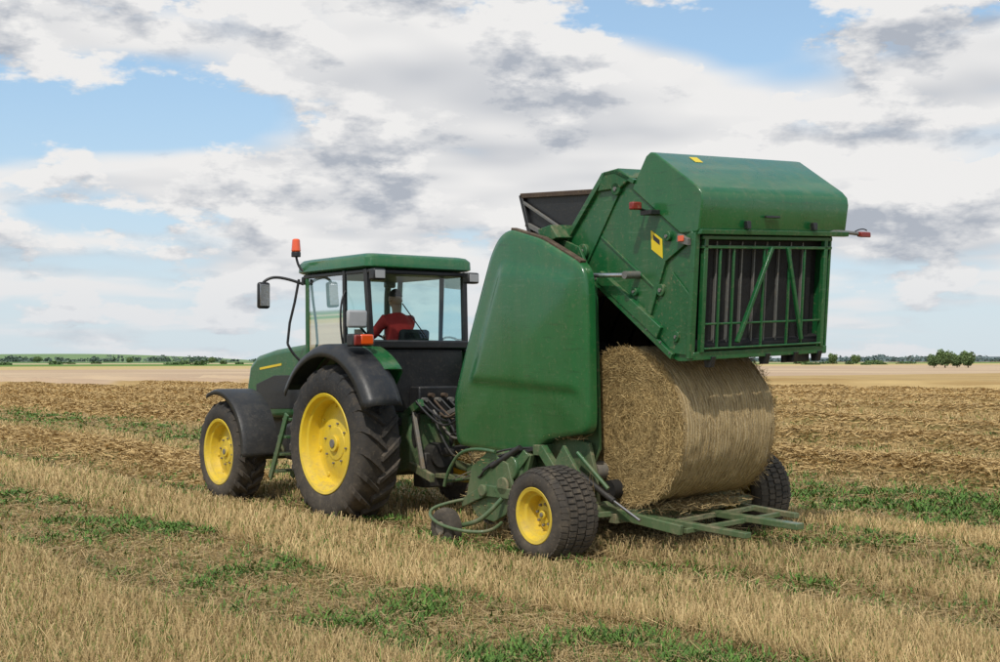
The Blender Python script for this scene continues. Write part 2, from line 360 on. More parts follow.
for s in (-1,1):
    skinned('boot',[(s*.14,.74,1.26),(s*.145,.76,1.2),(s*.15,.92,1.18)],[(0,1),(1,2)],[.05,.05,.038],BLK,D)
    skinned('hand',[(s*.17,.56,2.04),(s*.168,.62,2.045),(s*.165,.67,2.05)],[(0,1),(1,2)],[.028,.034,.03],SKIN,D)
    for k in range(4):
        ox=s*(.14+.018*k);L=.9+.1*(k in(1,2))
        skinned('finger',[(ox,.66,2.06),(ox,.66+.04*L,2.07),(ox,.70+.01*L,2.045),(ox,.685,2.02)],[(0,1),(1,2),(2,3)],[.009,.009,.008,.007],SKIN,D,1)
    skinned('thumb',[(s*.145,.62,2.05),(s*.125,.655,2.06),(s*.12,.685,2.05)],[(0,1),(1,2)],[.011,.01,.008],SKIN,D,1)
bm=bmesh.new();bmesh.ops.create_icosphere(bm,subdivisions=3,radius=1)
for q in bm.verts:
    x,y,z=q.co;jaw=1-.28*max(0,-z)**1.5
    q.co=Vector((x*.075*jaw,y*.095*(1-.1*max(0,-z)),z*.12))
    if abs(x)<.25 and y>.8 and -.3<z<.1:q.co.y+=.018*(1-abs(x)*4)
    if y>.75 and .0<z<.2 and .2<abs(x)<.5:q.co.y-=.008
me=bpy.data.meshes.new('head');bm.to_mesh(me);bm.free();me.shade_smooth();me.materials.append(SKIN)
hd=bpy.data.objects.new('head',me);S.collection.objects.link(hd);hd.parent=D;hd.location=(0,.21,2.485)
cyl('neck',D,(0,.17,2.3),(0,.195,2.43),.055,SKIN,16)
bm=bmesh.new();bmesh.ops.create_icosphere(bm,subdivisions=3,radius=1)
bmesh.ops.delete(bm,geom=[q for q in bm.verts if q.co.z<.1+.55*(q.co.y>0)*q.co.y],context='VERTS')
for q in bm.verts:q.co=Vector((q.co.x*.083,q.co.y*.103,q.co.z*.13))
me=bpy.data.meshes.new('hair');bm.to_mesh(me);bm.free();me.shade_smooth();me.materials.append(HAIR)
h=bpy.data.objects.new('hair',me);S.collection.objects.link(h);h.parent=D;h.location=(0,.205,2.485)
for s in (-1,1):
    cyl('ear',D,(s*.07,.20,2.48),(s*.085,.195,2.485),.024,SKIN,12,bevel=.004)
    cyl('eye',D,(s*.028,.288,2.495),(s*.028,.296,2.495),.011,EYEW,12);cyl('pupil',D,(s*.028,.295,2.495),(s*.028,.298,2.495),.005,HAIR,8)
beam('mouth',D,(-.022,.292,2.43),(.022,.292,2.43),.006,.008,RED,.001)
# ================================================================== BALER
bx,by=W2(9.3,9.82)
ROLL=-R_(2.4)
B=empty('round_baler',(bx,by,0),(0,ROLL,YAW))
wheel(B,'wheel_a',-1.55,-1.10,0,.465,.43,.235,'block',-1)
wheel(B,'wheel_b',1.0,1.45,0,.425,.43,.235,'block',1)
cyl('axle',B,(-1.15,0,.45),(1.05,0,.43),.065,GREEND)
def chaikin(p,k=3):
    for _ in range(k):
        q=[]
        for i in range(len(p)):
            a=np.array(p[i]);b=np.array(p[(i+1)%len(p)]);q+=[a*.75+b*.25,a*.25+b*.75]
        p=q
    return p
def densify(p,d=.25):
    q=[]
    for i in range(len(p)):
        a=np.array(p[i]);b=np.array(p[(i+1)%len(p)]);n=max(1,int(np.linalg.norm(b-a)/d))
        q+=[a+(b-a)*k/n for k in range(n)]
    return q
SO=[(2.01,.96),(2.03,1.42),(1.88,1.76),(1.30,2.90),(1.16,3.07),(.98,3.13),(.50,3.00),(-.04,2.75),(-.13,2.66),(-.15,2.50),(-.12,1.34),(-.10,1.17),(.30,1.11),(.54,1.07),(.80,.90),(.9,.89)]
def shield(name,sgn,xo):
    pts=chaikin(densify(SO,.16),2);cen=np.array((.85,1.85));v=[];f=[];n=len(pts)
    rings=[(1.0,-.11),(1.0,-.045),(.994,-.014),(.98,0)]+[(.975-.945*(k/22),0) for k in range(1,23)]
    for t,off in rings:
        for q in pts:
            y,z=cen+(np.array(q)-cen)*t
            bulge=.05*(1-t**2)
            e=min(z-1.60-.05*(y-.8), (1.66-.5*(z-1.6)-y), y-.02, 2.75-.15*abs(y-1)-z)
            st=1/(1+math.exp(-max(-30,min(30,e/.014))))
            v.append((sgn*(abs(xo)+off+bulge+.030*st*(1 if t<.97 else 0)),y,z))
    m=len(rings)
    for i in range(m-1):
        for j in range(n): f.append((i*n+j,i*n+(j+1)%n,(i+1)*n+(j+1)%n,(i+1)*n+j))
    f.append(tuple(range((m-1)*n,m*n)))
    return mk(name,v,f,GREENS,B,angle=60)
shield('side_shield_a',-1,.96);shield('side_shield_b',1,1.16)
for a,b in (((.98,3.125),(.50,3.00)),((.50,3.00),(-.05,2.745))): beam('shield_top_strip',B,(-.90,*a),(-.90,*b),.07,.03,RUST,.004)
wall=[(1.95,.62),(1.98,1.5),(1.2,2.85),(.75,3.1),(.2,2.9),(-.02,2.5),(.0,1.0),(.25,.62)]
for x in (-.72,1.08):
    prism('front_chamber_wall',B,wall,x-.015,x+.015,GREEND,.004)
prism('chamber_front_sheet',B,[(1.93,.62),(1.97,1.5),(1.18,2.86),(1.12,2.8),(1.88,1.45),(1.85,.62)],-.70,1.06,DARK,.004)
for i in range(6):
    x=-.66+i*.292
    prism('belt',B,[(.9,.9),(.95,2.0),(.45,2.75),(.40,2.72),(.88,1.98),(.84,.9)],x,x+.25,DARK,.003)
for (y,z,r) in ((.35,2.72,.10),(.05,2.50,.07),(.8,1.0,.11),(.45,.72,.11),(1.2,2.6,.1),(.15,.78,.09)):
    cyl('roller',B,(-.70,y,z),(1.06,y,z),r,GREY if z<1.1 else DARK,20)
UX=.19
prism('upper_frame_side',B,[(1.30,3.50),(1.27,3.46),(1.12,2.98),(.62,2.86),(.42,2.92),(.08,3.40),(.14,3.44)],-.72+UX,-.695+UX,BLK,.004)
prism('upper_frame_side',B,[(1.30,3.50),(1.12,2.98),(.62,2.86),(.42,2.92),(.08,3.40)],1.055,1.08,BLK,.004)
prism('upper_frame_top',B,[(1.30,3.47),(1.31,3.51),(.10,3.44),(.09,3.40)],-.74+UX,1.10,BLK,.006)
beam('upper_frame_post',B,(-.74+UX,1.29,3.50),(-.74+UX,1.10,2.9),.04,.05,BLK)
beam('upper_frame_rail',B,(-.74+UX,1.29,3.49),(-.74+UX,.10,3.42),.04,.05,RUST)
beam('upper_frame_diagonal',B,(-.745+UX,1.22,3.2),(-.745+UX,.62,2.95),.03,.05,GREY)
beam('upper_frame_diagonal',B,(-.745+UX,1.25,3.42),(-.745+UX,.45,3.0),.03,.03,GREY)
prism('upper_front_sheet',B,[(1.28,3.47),(1.14,2.9),(1.10,2.9),(1.24,3.47)],-.69+UX,1.05,DARK,.004)
prism('upper_cross_box',B,[(.62,2.95),(.66,3.10),(.46,3.13),(.36,3.0)],-.86,-.5,GREEND,.01)
# ---- gate
gate0=set(bpy.data.objects)
gx0,gx1=-.65,1.08
side=[(.46,2.96),(.40,2.86),(.08,2.58),(-1.04,1.80),(-1.12,1.77),(-1.30,1.77),(-1.31,2.95),(-.62,3.42),(-.28,3.57),(-.14,3.56)]
for x in (gx0,gx1):
    prism('gate_side_plate',B,side,x-.012,x+.012,GREEN,.004)
def flange(name,pts,w,x=gx0,d=.05,mat=GREEN):
    for a,b in zip(pts[:-1],pts[1:]): beam(name,B,(x-d/2,a[0],a[1]),(x-d/2,b[0],b[1]),d,w,mat,.004)
flange('gate_lower_flange',[(.42,2.90),(.08,2.61),(-1.04,1.83)],.055,d=.06)
flange('gate_front_flange',[(.46,2.96),(-.14,3.55)],.05)
flange('gate_top_flange',[(-.14,3.55),(-.30,3.555),(-.55,3.44)],.04)
flange('gate_rear_flange',[(-1.28,1.79),(-1.285,2.93)],.05)
flange('gate_seam',[(.18,2.72),(-.40,3.47)],.022,d=.03)
flange('gate_seam_rear',[(-.62,2.12),(-.9,2.72),(-1.27,2.92)],.06,d=.04)
flange('gate_seam_mid',[(-.05,2.98),(-1.0,2.30)],.02,d=.025)
prism('gate_gusset',B,[(-.68,2.14),(-1.03,1.86),(-1.26,1.82),(-1.27,2.35),(-1.0,2.6)],gx0-.03,gx0-.012,GREEND,.004)
prism('gate_box_section',B,[(-.02,2.56),(-.80,2.02),(-.86,2.12),(-.08,2.66)],gx0-.07,gx0-.012,GREEN,.006)
for (y,z,r) in ((-.30,3.40,.06),(-.85,2.45,.055),(.2,2.86,.07),(-.50,2.45,.04),(-1.1,2.0,.05),(-.95,2.92,.045)):
    cyl('bearing_boss',B,(gx0-.05,y,z),(gx0,y,z),r,GREEND,20,bevel=.006)
    cyl('bearing_bolt',B,(gx0-.062,y,z),(gx0-.045,y,z),r*.35,GREY,6)
for i in range(9):
    t=i/8;cyl('rivet',B,(gx0-.068,.34-1.35*t,2.83-.96*t),(gx0-.055,.34-1.35*t,2.83-.96*t),.011,GREY,6)
prism('gate_top_box',B,[(-.14,3.57),(-.34,3.585),(-.52,3.48),(-.36,3.40),(-.05,3.40)],gx0-.05,gx0+.35,GREEND,.01)
hoodp=[(-.50,3.38),(-.70,3.655),(-.76,3.685),(-.82,3.67),(-1.32,3.33),(-1.375,3.27),(-1.385,3.20),(-1.335,2.95),(-1.31,2.93),(-1.1,2.93)]
prism('gate_hood',B,hoodp,gx0-.03,gx1+.17,GREENS,.014,3,angle=50)
prism('hood_rear_lip',B,[(-1.345,2.955),(-1.375,2.95),(-1.37,2.91),(-1.31,2.91)],gx0-.035,gx1+.175,GREEN,.004)
for x in (gx0+.5,gx1-.35): box('hood_latch',B,(x,-1.40,2.96),(x+.05,-1.36,3.03),BLK,.004)
box('hood_handle',B,(.1,-1.40,3.06),(.28,-1.37,3.08),BLK,.004)
box('gate_back_sheet',B,(gx0+.02,-1.15,1.85),(gx1-.02,-1.12,2.95),DARK,.002)
prism('gate_inner_belt',B,[(.38,2.9),(.06,2.66),(-1.0,1.90),(-1.1,1.90),(-1.1,1.97),(0,2.78),(.3,3.0)],gx0+.03,gx1-.03,DARK,.004)
prism('gate_top_sheet',B,[(.40,2.97),(-.14,3.50),(-.28,3.52),(-.6,3.38),(-.6,3.34),(-.28,3.46),(-.14,3.44),(.36,2.93)],gx0+.02,gx1-.02,GREEND,.004)
for z,r in ((1.90,.07),(2.86,.06)): cyl('gate_roller',B,(gx0+.03,-1.17,z),(gx1-.03,-1.17,z),r,DARK,18)
nb=9;gw=(gx1-gx0-.28)/nb
for i in range(nb):
    x=gx0+.14+i*gw
    box('gate_belt',B,(x+.012,-1.215,1.92),(x+gw-.02,-1.205,2.84),DARK,.002)
    box('gate_belt_edge',B,(x-.008,-1.235,1.90),(x+.006,-1.205,2.86),GREY,.002)
for z,hh in ((2.885,.035),(2.80,.03)): beam('grille_top_bar',B,(gx0+.03,-1.31,z),(gx1+.0,-1.31,z),.03,hh,GREEN)
for x in (gx0+.08,gx1-.08): beam('grille_post',B,(x,-1.30,1.84),(x,-1.30,2.90),.045,.05,GREEN)
for x in (gx0+.27,gx0+.44,.18,.52,.72): beam('grille_bar',B,(x,-1.305,1.88),(x,-1.305,2.80),.02,.02,GREEN,.003)
beam('grille_brace',B,(gx0+.50,-1.33,1.92),(gx0+.90,-1.33,2.80),.04,.035,GREEN)
beam('grille_brace',B,(gx1-.38,-1.33,1.92),(gx1-.62,-1.33,2.80),.035,.03,GREEN)
beam('grille_mid_bar',B,(gx0+.08,-1.30,2.10),(gx1-.08,-1.30,2.10),.02,.02,GREEN)
beam('gate_bottom_beam',B,(gx0-.01,-1.27,1.81),(gx1+.01,-1.27,1.81),.08,.075,GREEN)
beam('gate_bottom_lip',B,(gx0+.1,-1.32,1.875),(gx1-.1,-1.32,1.875),.03,.02,GREEN)
for x in (gx0+.2,gx0+.9,gx1-.45,gx1-.12): prism('bottom_bracket',B,[(-1.22,1.80),(-1.33,1.80),(-1.31,1.70),(-1.24,1.70)],x,x+.05,BLK,.003)
box('scraper',B,(gx1-.5,-1.24,1.70),(gx1-.15,-1.20,1.78),BLK,.004)
for o in set(bpy.data.objects)-gate0:
    for q in o.data.vertices:
        if q.co.y<-.85:
            k=min(1,(-.85-q.co.y)/.3)
            q.co.y+=max(-.02,(2.92-q.co.z))*.10*k
            if q.co.z<2.9: q.co.z+=.05*k*(2.9-q.co.z)/1.1
tube('lamp_arm_a',B,[(gx0-.02,-.66,3.17),(gx0-.10,-.68,3.18),(gx0-.18,-.70,3.20)],.013,BLK)
box('side_lamp_a',B,(gx0-.24,-.74,3.17),(gx0-.13,-.68,3.24),RED,.012)
box('lamp_plate',B,(gx0-.14,-.86,3.12),(gx0-.02,-.72,3.16),BLK,.004)
tube('lamp_arm_b',B,[(gx1-.05,-1.32,2.96),(gx1+.22,-1.36,2.95),(gx1+.36,-1.38,2.93)],.018,GREY)
prism('side_lamp_b',B,[(-1.36,2.96),(-1.42,2.95),(-1.42,2.90),(-1.36,2.91)],gx1+.30,gx1+.44,RED,.01)
tube('lamp_b_wire',B,[(gx1+.27,-1.37,2.96),(gx1+.38,-1.37,3.0),(gx1+.44,-1.37,2.97)],.006,BLK)
prism('reflector_bracket',B,[(-1.12,2.93),(-1.24,2.88),(-1.24,2.82),(-1.10,2.86)],gx0-.08,gx0-.02,GREY,.004)
box('amber_reflector',B,(gx0-.09,-1.20,2.86),(gx0-.08,-1.13,2.91),ORG,.004)
prism('warning_sticker',B,[(-.72,2.99),(-.86,2.90),(-.86,2.73),(-.72,2.82)],gx0-.0165,gx0-.0125,STICK,0)
prism('warning_sticker_print',B,[(-.75,2.95),(-.83,2.895),(-.83,2.85),(-.75,2.905)],gx0-.0185,gx0-.0170,STICKB,0)
mk('hood_sticker',[(x,y,3.67+.68*(y+.82)+.003) for x,y in ((-.3,-.86),(-.2,-.86),(-.2,-.94),(-.3,-.94))],[(0,1,2,3)],STICK,B)
cyl('gate_cylinder_rod',B,(-.80,.45,2.64),(-.80,-.52,2.60),.022,STEEL,16)
cyl('gate_cylinder_barrel',B,(-.80,1.3,2.66),(-.80,.3,2.64),.045,BLK,16)
cyl('gate_cylinder_pin',B,(-.84,-.54,2.60),(-.65,-.54,2.60),.035,GREY,16)
# ---- chassis under shield
for x in (-.80,1.12):
    prism('chassis_plate',B,[(-.05,.50),(.05,.34),(.9,.36),(1.5,.55),(1.95,.75),(1.95,.98),(.5,1.12),(.05,1.06),(-.02,.8)],x-.02,x+.02,GREEND,.006)
for s,x in ((-1,-.98),(1,1.0)):
    beam('axle_strut',B,(x,.55,1.0),(x,.05,.48),.07,.10,GREEN)
    beam('axle_strut_front',B,(x,.75,.95),(x,.95,.45),.05,.12,GREEN)
    prism('axle_bracket',B,[(-.12,.36),(.14,.36),(.40,.80),(.2,1.05),(-.05,.75)],x-.03,x+.01,GREEND,.006)
beam('chassis_crossbar',B,(-1.0,.62,.98),(1.1,.62,.98),.10,.10,GREEND)
cyl('ramp_cylinder',B,(-.90,.25,.85),(-.84,-.30,.55),.03,BLK);cyl('ramp_rod',B,(-.84,-.30,.55),(-.82,-.62,.40),.014,STEEL)
cyl('shield_gas_strut',B,(-.92,.1,.98),(-.86,-.25,.66),.02,GREEN)
cyl('sill_roller',B,(-.68,-.05,.62),(1.02,-.05,.62),.09,DARK)
beam('ramp_crossbeam',B,(-.80,-.22,.38),(1.15,-.22,.38),.10,.09,GREEND)
beam('ramp_side_arm',B,(-.78,.0,.45),(-.66,-.98,.33),.05,.09,GREEN)
beam('ramp_arm',B,(-.50,-.2,.38),(-.50,-1.62,.33),.075,.05,GREEN)
beam('ramp_arm',B,(.16,-.2,.37),(.16,-1.62,.33),.10,.055,GREEN)
beam('ramp_arm',B,(.70,-.2,.37),(.60,-1.20,.34),.06,.05,GREEND)
beam('ramp_rear_bar',B,(-.62,-.98,.32),(.62,-.98,.335),.05,.045,GREEN)
beam('ramp_mid_bar',B,(-.62,-.62,.34),(.68,-.62,.36),.05,.045,GREEND)
beam('ramp_side_tube',B,(-1.0,-.12,.42),(-.2,-.36,.42),.06,.05,GREEN)
# ---- pickup
pk=[(1.0,.34),(.85,.55),(.95,.84),(1.25,.95),(1.55,.78),(1.66,.46),(1.48,.28),(1.2,.25)]
prism('pickup_side',B,pk,-1.10,-1.07,GREEN,.006)
prism('pickup_side',B,pk,1.20,1.23,GREEND,.006)
prism('pickup_side_arm',B,[(.80,.50),(.80,.60),(1.30,.62),(1.70,.44),(1.68,.36),(1.28,.50)],-1.14,-1.10,GREEN,.008)
cyl('pickup_bearing',B,(-1.17,1.3,.56),(-1.10,1.3,.56),.06,GREEND,20,bevel=.01)
cyl('pickup_chain_wheel',B,(-1.14,1.0,.62),(-1.11,1.0,.62),.09,GREEND,20,bevel=.01)
cyl('pickup_drum',B,(-1.06,1.35,.48),(1.19,1.35,.48),.22,GREEND,28)
for i in range(22):
    x=-1.04+i*.105
    arc('pickup_stripper',B,1.35,.48,.27,30,300,[(x,0),(x+.06,0)],GREY,16,.004)
for i in range(22):
    x=-1.05+i*.105
    for k in range(4):
        t=R_(k*90+i*13);tube('tine',B,[(x,1.35+.2*math.cos(t),.48+.2*math.sin(t)),(x,1.35+.34*math.cos(t+.15),.48+.34*math.sin(t+.15))],.004,GREY,False)
tube('windguard',B,[(-1.13,1.1,.95),(-1.13,1.6,1.0),(-1.13,1.95,.70),(-1.13,2.0,.55)],.018,GREEN)
tube('windguard_bar',B,[(-1.13,1.98,.6),(1.2,1.98,.6)],.018,GREEN,False)
for i in range(18): tube('windguard_rod',B,[(-1.05+i*.13,1.98,.6),(-1.05+i*.13,1.6,.75),(-1.05+i*.13,1.25,.80)],.006,GREY)
tube('gauge_wheel_arm',B,[(-1.14,1.0,.50),(-1.28,1.1,.32),(-1.34,1.3,.24),(-1.35,1.55,.2)],.024,GREEN)
tube('pickup_guard_loop',B,[(-1.12,1.05,.26),(-1.30,.95,.20),(-1.48,1.15,.20),(-1.54,1.5,.24),(-1.52,1.74,.32),(-1.40,1.78,.40),(-1.12,1.66,.44)],.017,GREEN)
lathe('gauge_wheel_tyre',B,[(-1.50,.08),(-1.51,.14),(-1.49,.185),(-1.43,.20),(-1.37,.185),(-1.35,.14),(-1.36,.08)],1.55,.20,TIRE,36,50,True)
cyl('gauge_wheel_hub',B,(-1.515,1.55,.20),(-1.34,1.55,.20),.07,GREY,20,bevel=.006)
cyl('pickup_lift_cylinder',B,(-1.05,.8,1.0),(-1.1,1.2,.8),.03,BLK)
beam('pickup_side_brace',B,(-1.0,.75,.95),(-1.12,1.10,.55),.05,.09,GREEN)
box('gearbox_cover',B,(-1.04,.82,.45),(-.82,1.25,.95),GREEND,.03)
cyl('side_sprocket_cover',B,(-1.08,.95,.80),(-1.02,.95,.80),.12,GREEN,24,bevel=.01)
for i in range(4): tube('pickup_hose',B,[(-.95,.6,1.0),(-1.05-.03*i,.9+.1*i,1.0-.05*i),(-1.1,1.3+.06*i,.9-.1*i),(-1.0,1.6,.8)],.011,BLK)
def tuft(parent,cx,cy,cz,rx,ry,rz,n,name,zs=.5):
    u=rand_unit(n)*(rng.random((n,1))**.7)*(.6+.8*rng.random((n,1)));P=np.array((cx,cy,cz))+u*np.array((rx,ry,rz))
    d=rand_unit(n);d[:,2]*=zs;L=rng.uniform(.05,.18,(n,1));W=np.cross(d,rand_unit(n));W=W/np.linalg.norm(W,axis=1)[:,None]*.003
    return quads(name,P-d*L/2,P+d*L/2,W,straw_cols(n,(.20,.13,.055),(.52,.39,.19)),STRAW,parent)
tuft(B,-1.0,1.45,.86,.10,.40,.07,600,'straw_on_pickup');tuft(B,.3,1.55,.50,1.1,.4,.24,5000,'straw_in_pickup');tuft(B,-1.0,1.4,.42,.12,.34,.16,900,'straw_under_pickup')
tuft(B,-.95,.3,.62,.10,.40,.08,260,'straw_on_axle');tuft(B,.05,-.35,.45,.62,.35,.05,2500,'straw_on_ramp');tuft(B,.0,-.1,.08,1.0,.5,.08,5000,'straw_spilled_below')
tuft(B,-.1,.75,.10,1.0,.7,.10,5000,'straw_spilled_below_pickup');tuft(B,-1.0,.15,.60,.08,.3,.2,200,'straw_hanging',2)
tuft(B,-.86,.5,1.12,.1,.5,.02,400,'chaff_on_frame')
# ---- tongue and front
prism('tongue',B,[(1.85,.62),(1.85,.92),(2.75,.70),(2.95,.60),(2.95,.50),(2.7,.50)],-.18,.22,GREEN,.02)
for x in (-.6,.55): beam('tongue_brace',B,(x,1.9,.85),(.0,2.7,.62),.08,.10,GREEN)
cyl('hitch_ring',B,(.02,2.95,.50),(.02,2.95,.58),.07,GREY)
tube('pto_shaft',B,[(0,2.0,1.0),(-.1,2.6,.88),(-.3,3.2,.76)],.055,BLK,False)
box('front_gearbox',B,(-.2,1.95,.85),(.25,2.2,1.15),GREEND,.03)
box('front_toolbox',B,(-.75,1.95,.95),(-.3,2.25,1.35),GREEND,.03)
box('net_wrap_box',B,(-.70,1.55,1.9),(1.05,2.0,2.35),GREEN,.06)
for i,(x,c) in enumerate(((-.35,BLK),(-.28,BLK),(-.18,BLK),(-.1,RUST),(0,BLK),(.1,BLK))):
    tube('hose',B,[(x,1.95,1.3+.05*i),(x-.1,2.3,1.45),(x-.18,2.75,1.05+.06*(i%3)),(x-.22,3.1,1.2),(x-.25,3.28,1.36)],.014,c)
for i,(a,b,c) in enumerate(((.75,.8,BLK),(.95,1.0,GREY),(1.15,.9,BLK),(1.3,1.15,RUST),(.85,1.25,BLK))):
    tube('hose_loop',B,[(-.5+.03*i,2.1,1.15+.03*i),(-.57,2.45,a),(-.5,2.85,b),(-.45+.03*i,3.2,1.25)],.014,c)
beam('hose_stand',B,(-.25,2.35,.8),(-.25,2.45,1.55),.04,.04,GREEN)
beam('parking_jack',B,(-.35,2.3,.4),(-.35,2.3,1.0),.06,.06,GREEND)
# ================================================================== BALE
BA=empty('round_straw_bale',(bx,by,0),(0,ROLL,YAW))
def bale():
    xc0,xc1=-.56,.66;yc,zc,R=-.22,1.215,.725
    m,nt,b=newmat('bale_net_wrap');tc=N(nt,'ShaderNodeTexCoord').outputs['Object']
    mp=N(nt,'ShaderNodeMapping');mp.inputs['Scale'].default_value=(60,7,7);nt.links.new(tc,mp.inputs[0])
    n1=noise(nt,mp.outputs[0],1.2,6,.7);n2=noise(nt,tc,2.5,4,.6);n4=noise(nt,tc,70,3,.7)
    wv=N(nt,'ShaderNodeTexWave',bands_direction='X');wv.inputs['Scale'].default_value=9;wv.inputs['Distortion'].default_value=1.6;wv.inputs['Detail'].default_value=2;nt.links.new(tc,wv.inputs[0])
    c=mixc(nt,smooth(nt,n1,.28,.68),(.22,.15,.065),(.62,.46,.22))
    c=mixc(nt,smooth(nt,n2,.4,.65,0,.35),c,(.34,.24,.11))
    c=mixc(nt,smooth(nt,wv.outputs['Fac'],.74,1,0,.45),c,(.70,.60,.41))
    c=mixc(nt,smooth(nt,wv.outputs['Fac'],.2,0,0,.22),c,(.16,.105,.045))
    nt.links.new(c,b.inputs['Base Color']);b.inputs['Roughness'].default_value=.7
    bp=N(nt,'ShaderNodeBump');bp.inputs['Strength'].default_value=.8;bp.inputs['Distance'].default_value=.02
    nt.links.new(math_(nt,'ADD',math_(nt,'ADD',n1,n4),math_(nt,'MULTIPLY',wv.outputs['Fac'],.3)),bp.inputs['Height']);nt.links.new(bp.outputs[0],b.inputs['Normal'])
    m2,nt,b=newmat('bale_cut_end');tc=N(nt,'ShaderNodeTexCoord').outputs['Object'];n1=noise(nt,tc,40,6,.75);n2=noise(nt,tc,4,5,.6)
    c=mixc(nt,smooth(nt,n1,.35,.65),(.12,.07,.025),(.48,.33,.13));c=mixc(nt,smooth(nt,n2,.4,.7,0,.5),c,(.24,.15,.055))
    nt.links.new(c,b.inputs['Base Color']);b.inputs['Roughness'].default_value=.8
    bp=N(nt,'ShaderNodeBump');bp.inputs['Strength'].default_value=1;bp.inputs['Distance'].default_value=.03;nt.links.new(n1,bp.inputs['Height']);nt.links.new(bp.outputs[0],b.inputs['Normal'])
    prof=[(xc0+.03,.001),(xc0+.0,.2),(xc0,R*.6),(xc0,R-.06),(xc0+.012,R-.022),(xc0+.04,R-.004)]
    k=30
    prof+=[(xc0+.05+(xc1-xc0-.1)*i/k,R+.006*math.sin(i*1.9)+.004*math.sin(i*.7)) for i in range(k+1)]
    prof+=[(xc1-.04,R-.004),(xc1-.012,R-.022),(xc1,R-.06),(xc1,R*.6),(xc1-.03,.001)]
    n=120;v=[];f=[];mm=len(prof)
    for i in range(n):
        t=2*math.pi*i/n;ct,s_=math.cos(t),math.sin(t)
        for x,r in prof:
            e=(fbm(x*5+9,t*4+3,1)-.5)*.035 if r>R*.5 else 0
            e*= min(1,min(i,n-i)/6)
            rr=r+e;v.append((x,yc+rr*ct,zc+rr*s_*(1-.012*(s_<0))))
    for i in range(n):
        for j in range(mm-1): f.append((i*mm+j,i*mm+j+1,((i+1)%n)*mm+j+1,((i+1)%n)*mm+j))
    o=mk('bale_core',v,f,m,BA,angle=80);o.data.materials.append(m2)
    for p in o.data.polygons:
        if abs(p.normal.x)>.8: p.material_index=1
    nn=16000
    for X,sg in ((xc0,-1),(xc1,1)):
        q=nn if sg<0 else 4000
        r=R*np.sqrt(rng.random(q))*.99;t=rng.random(q)*2*np.pi
        a=t+np.pi/2+rng.normal(0,.8,q)
        L=rng.uniform(.03,.12,q)
        P=np.stack([X+sg*(rng.random(q)*.016+.001),yc+r*np.cos(t),zc+r*np.sin(t)],1)
        d=np.stack([sg*rng.normal(0,.12,q),np.cos(a),np.sin(a)],1)
        Wd=np.cross(d,np.array([1.,0,0]))+rng.normal(0,.3,(q,3));Wd/=np.linalg.norm(Wd,axis=1)[:,None]
        ring=.7+.55*vn(r*30,t*1.2,3)
        C=straw_cols(q,(.22,.14,.05),(.68,.50,.23))*ring[:,None]
        quads('bale_end_straw',P-d*L[:,None]/2,P+d*L[:,None]/2,Wd*.0026,C,STRAW,BA)
    q=6000;x=rng.uniform(xc0+.01,xc1-.01,q);t=rng.random(q)*2*np.pi;L=rng.uniform(.03,.10,q);rr=R+.002+rng.random(q)*.009
    nrm=np.stack([0*t,np.cos(t),np.sin(t)],1);tan=np.stack([rng.normal(0,.35,q),-np.sin(t),np.cos(t)],1)
    P=np.stack([x,yc+rr*np.cos(t),zc+rr*np.sin(t)],1)
    Wd=np.cross(tan,nrm);quads('bale_wrap_straw',P-tan*L[:,None]/2-nrm*(L**2/8)[:,None]/R,P+tan*L[:,None]/2-nrm*(L**2/8)[:,None]/R,Wd*.0018,straw_cols(q,(.22,.15,.065),(.66,.50,.26)),STRAW,BA)
    q=2600;t=rng.random(q)*2*np.pi;sx=np.where(rng.random(q)<.75,xc0,xc1);r=R-.03+rng.random(q)*.035
    P=np.stack([sx,yc+r*np.cos(t),zc+r*np.sin(t)],1);d=np.stack([np.sign(sx)*rng.random(q)*.8,np.cos(t)*.4-np.sin(t)*rng.normal(0,1,q),np.sin(t)*.4+np.cos(t)*rng.normal(0,1,q)],1)
    d/=np.linalg.norm(d,axis=1)[:,None];L=rng.uniform(.02,.08,q)[:,None]
    Wd=np.cross(d,rand_unit(q));Wd/=np.linalg.norm(Wd,axis=1)[:,None];quads('bale_loose_straw',P,P+d*L,Wd*.002,straw_cols(q),STRAW,BA)
bale()
# ================================================================== GROUND
SW=[(9.3,18.2),(17.4,-99),(22.5,-99),(28.5,-99),(37.5,-99),(48,-99),(59,-99),(71,-99),(84,-99)]
def swath(c,s):
    r=0*c
    for c0,s0 in SW:
        wob=(vn(s*.25+c0,s*0+c0,2)-.5)*.5
        amp=.24+.16*vn(s*.7+c0*3,s*0+1.5,4)
        if c0>25: amp=amp*1.15
        g=np.exp(-np.abs((c-c0-wob)/(.52 if c0<25 else .75))**2.6)*amp
        if s0>-50: g=g*np.clip((s-s0)/1.2,0,1)
        r=r+g
    return r
def gz(x,y):
    c=.8*x+.6*y;s=-.6*x+.8*y
    z=(fbm(x*.35,y*.35,0,3)-.5)*.10*np.clip(1-np.hypot(x,y)/120,0,1)+(vn(c*3.1,s*.6,5)-.5)*.03
    m=np.exp(-((c-9)/2.2)**4-((s-13)/6)**4);z=z*(1-.7*m)
    z=z+.09*np.exp(-((c-10.8)/1.0)**2-((s-9.8)/2.5)**2)
    return z+swath(c,s)
cs=np.concatenate([[-3500,-2000,-1000,-500,-250,-120,-60,-30],np.arange(-16,-2,1.),np.arange(-2,30,.18),np.arange(30,95,.45),[100,120,160,250,400,700,1200,2200,3500,5000]])
ss=np.concatenate([[-3500,-1500,-500,-150,-50,-20,-8],np.arange(-2,40,.4),np.arange(40,130,1.5),[140,160,200,260,350,500,800,1300,2200,3600,5500]])
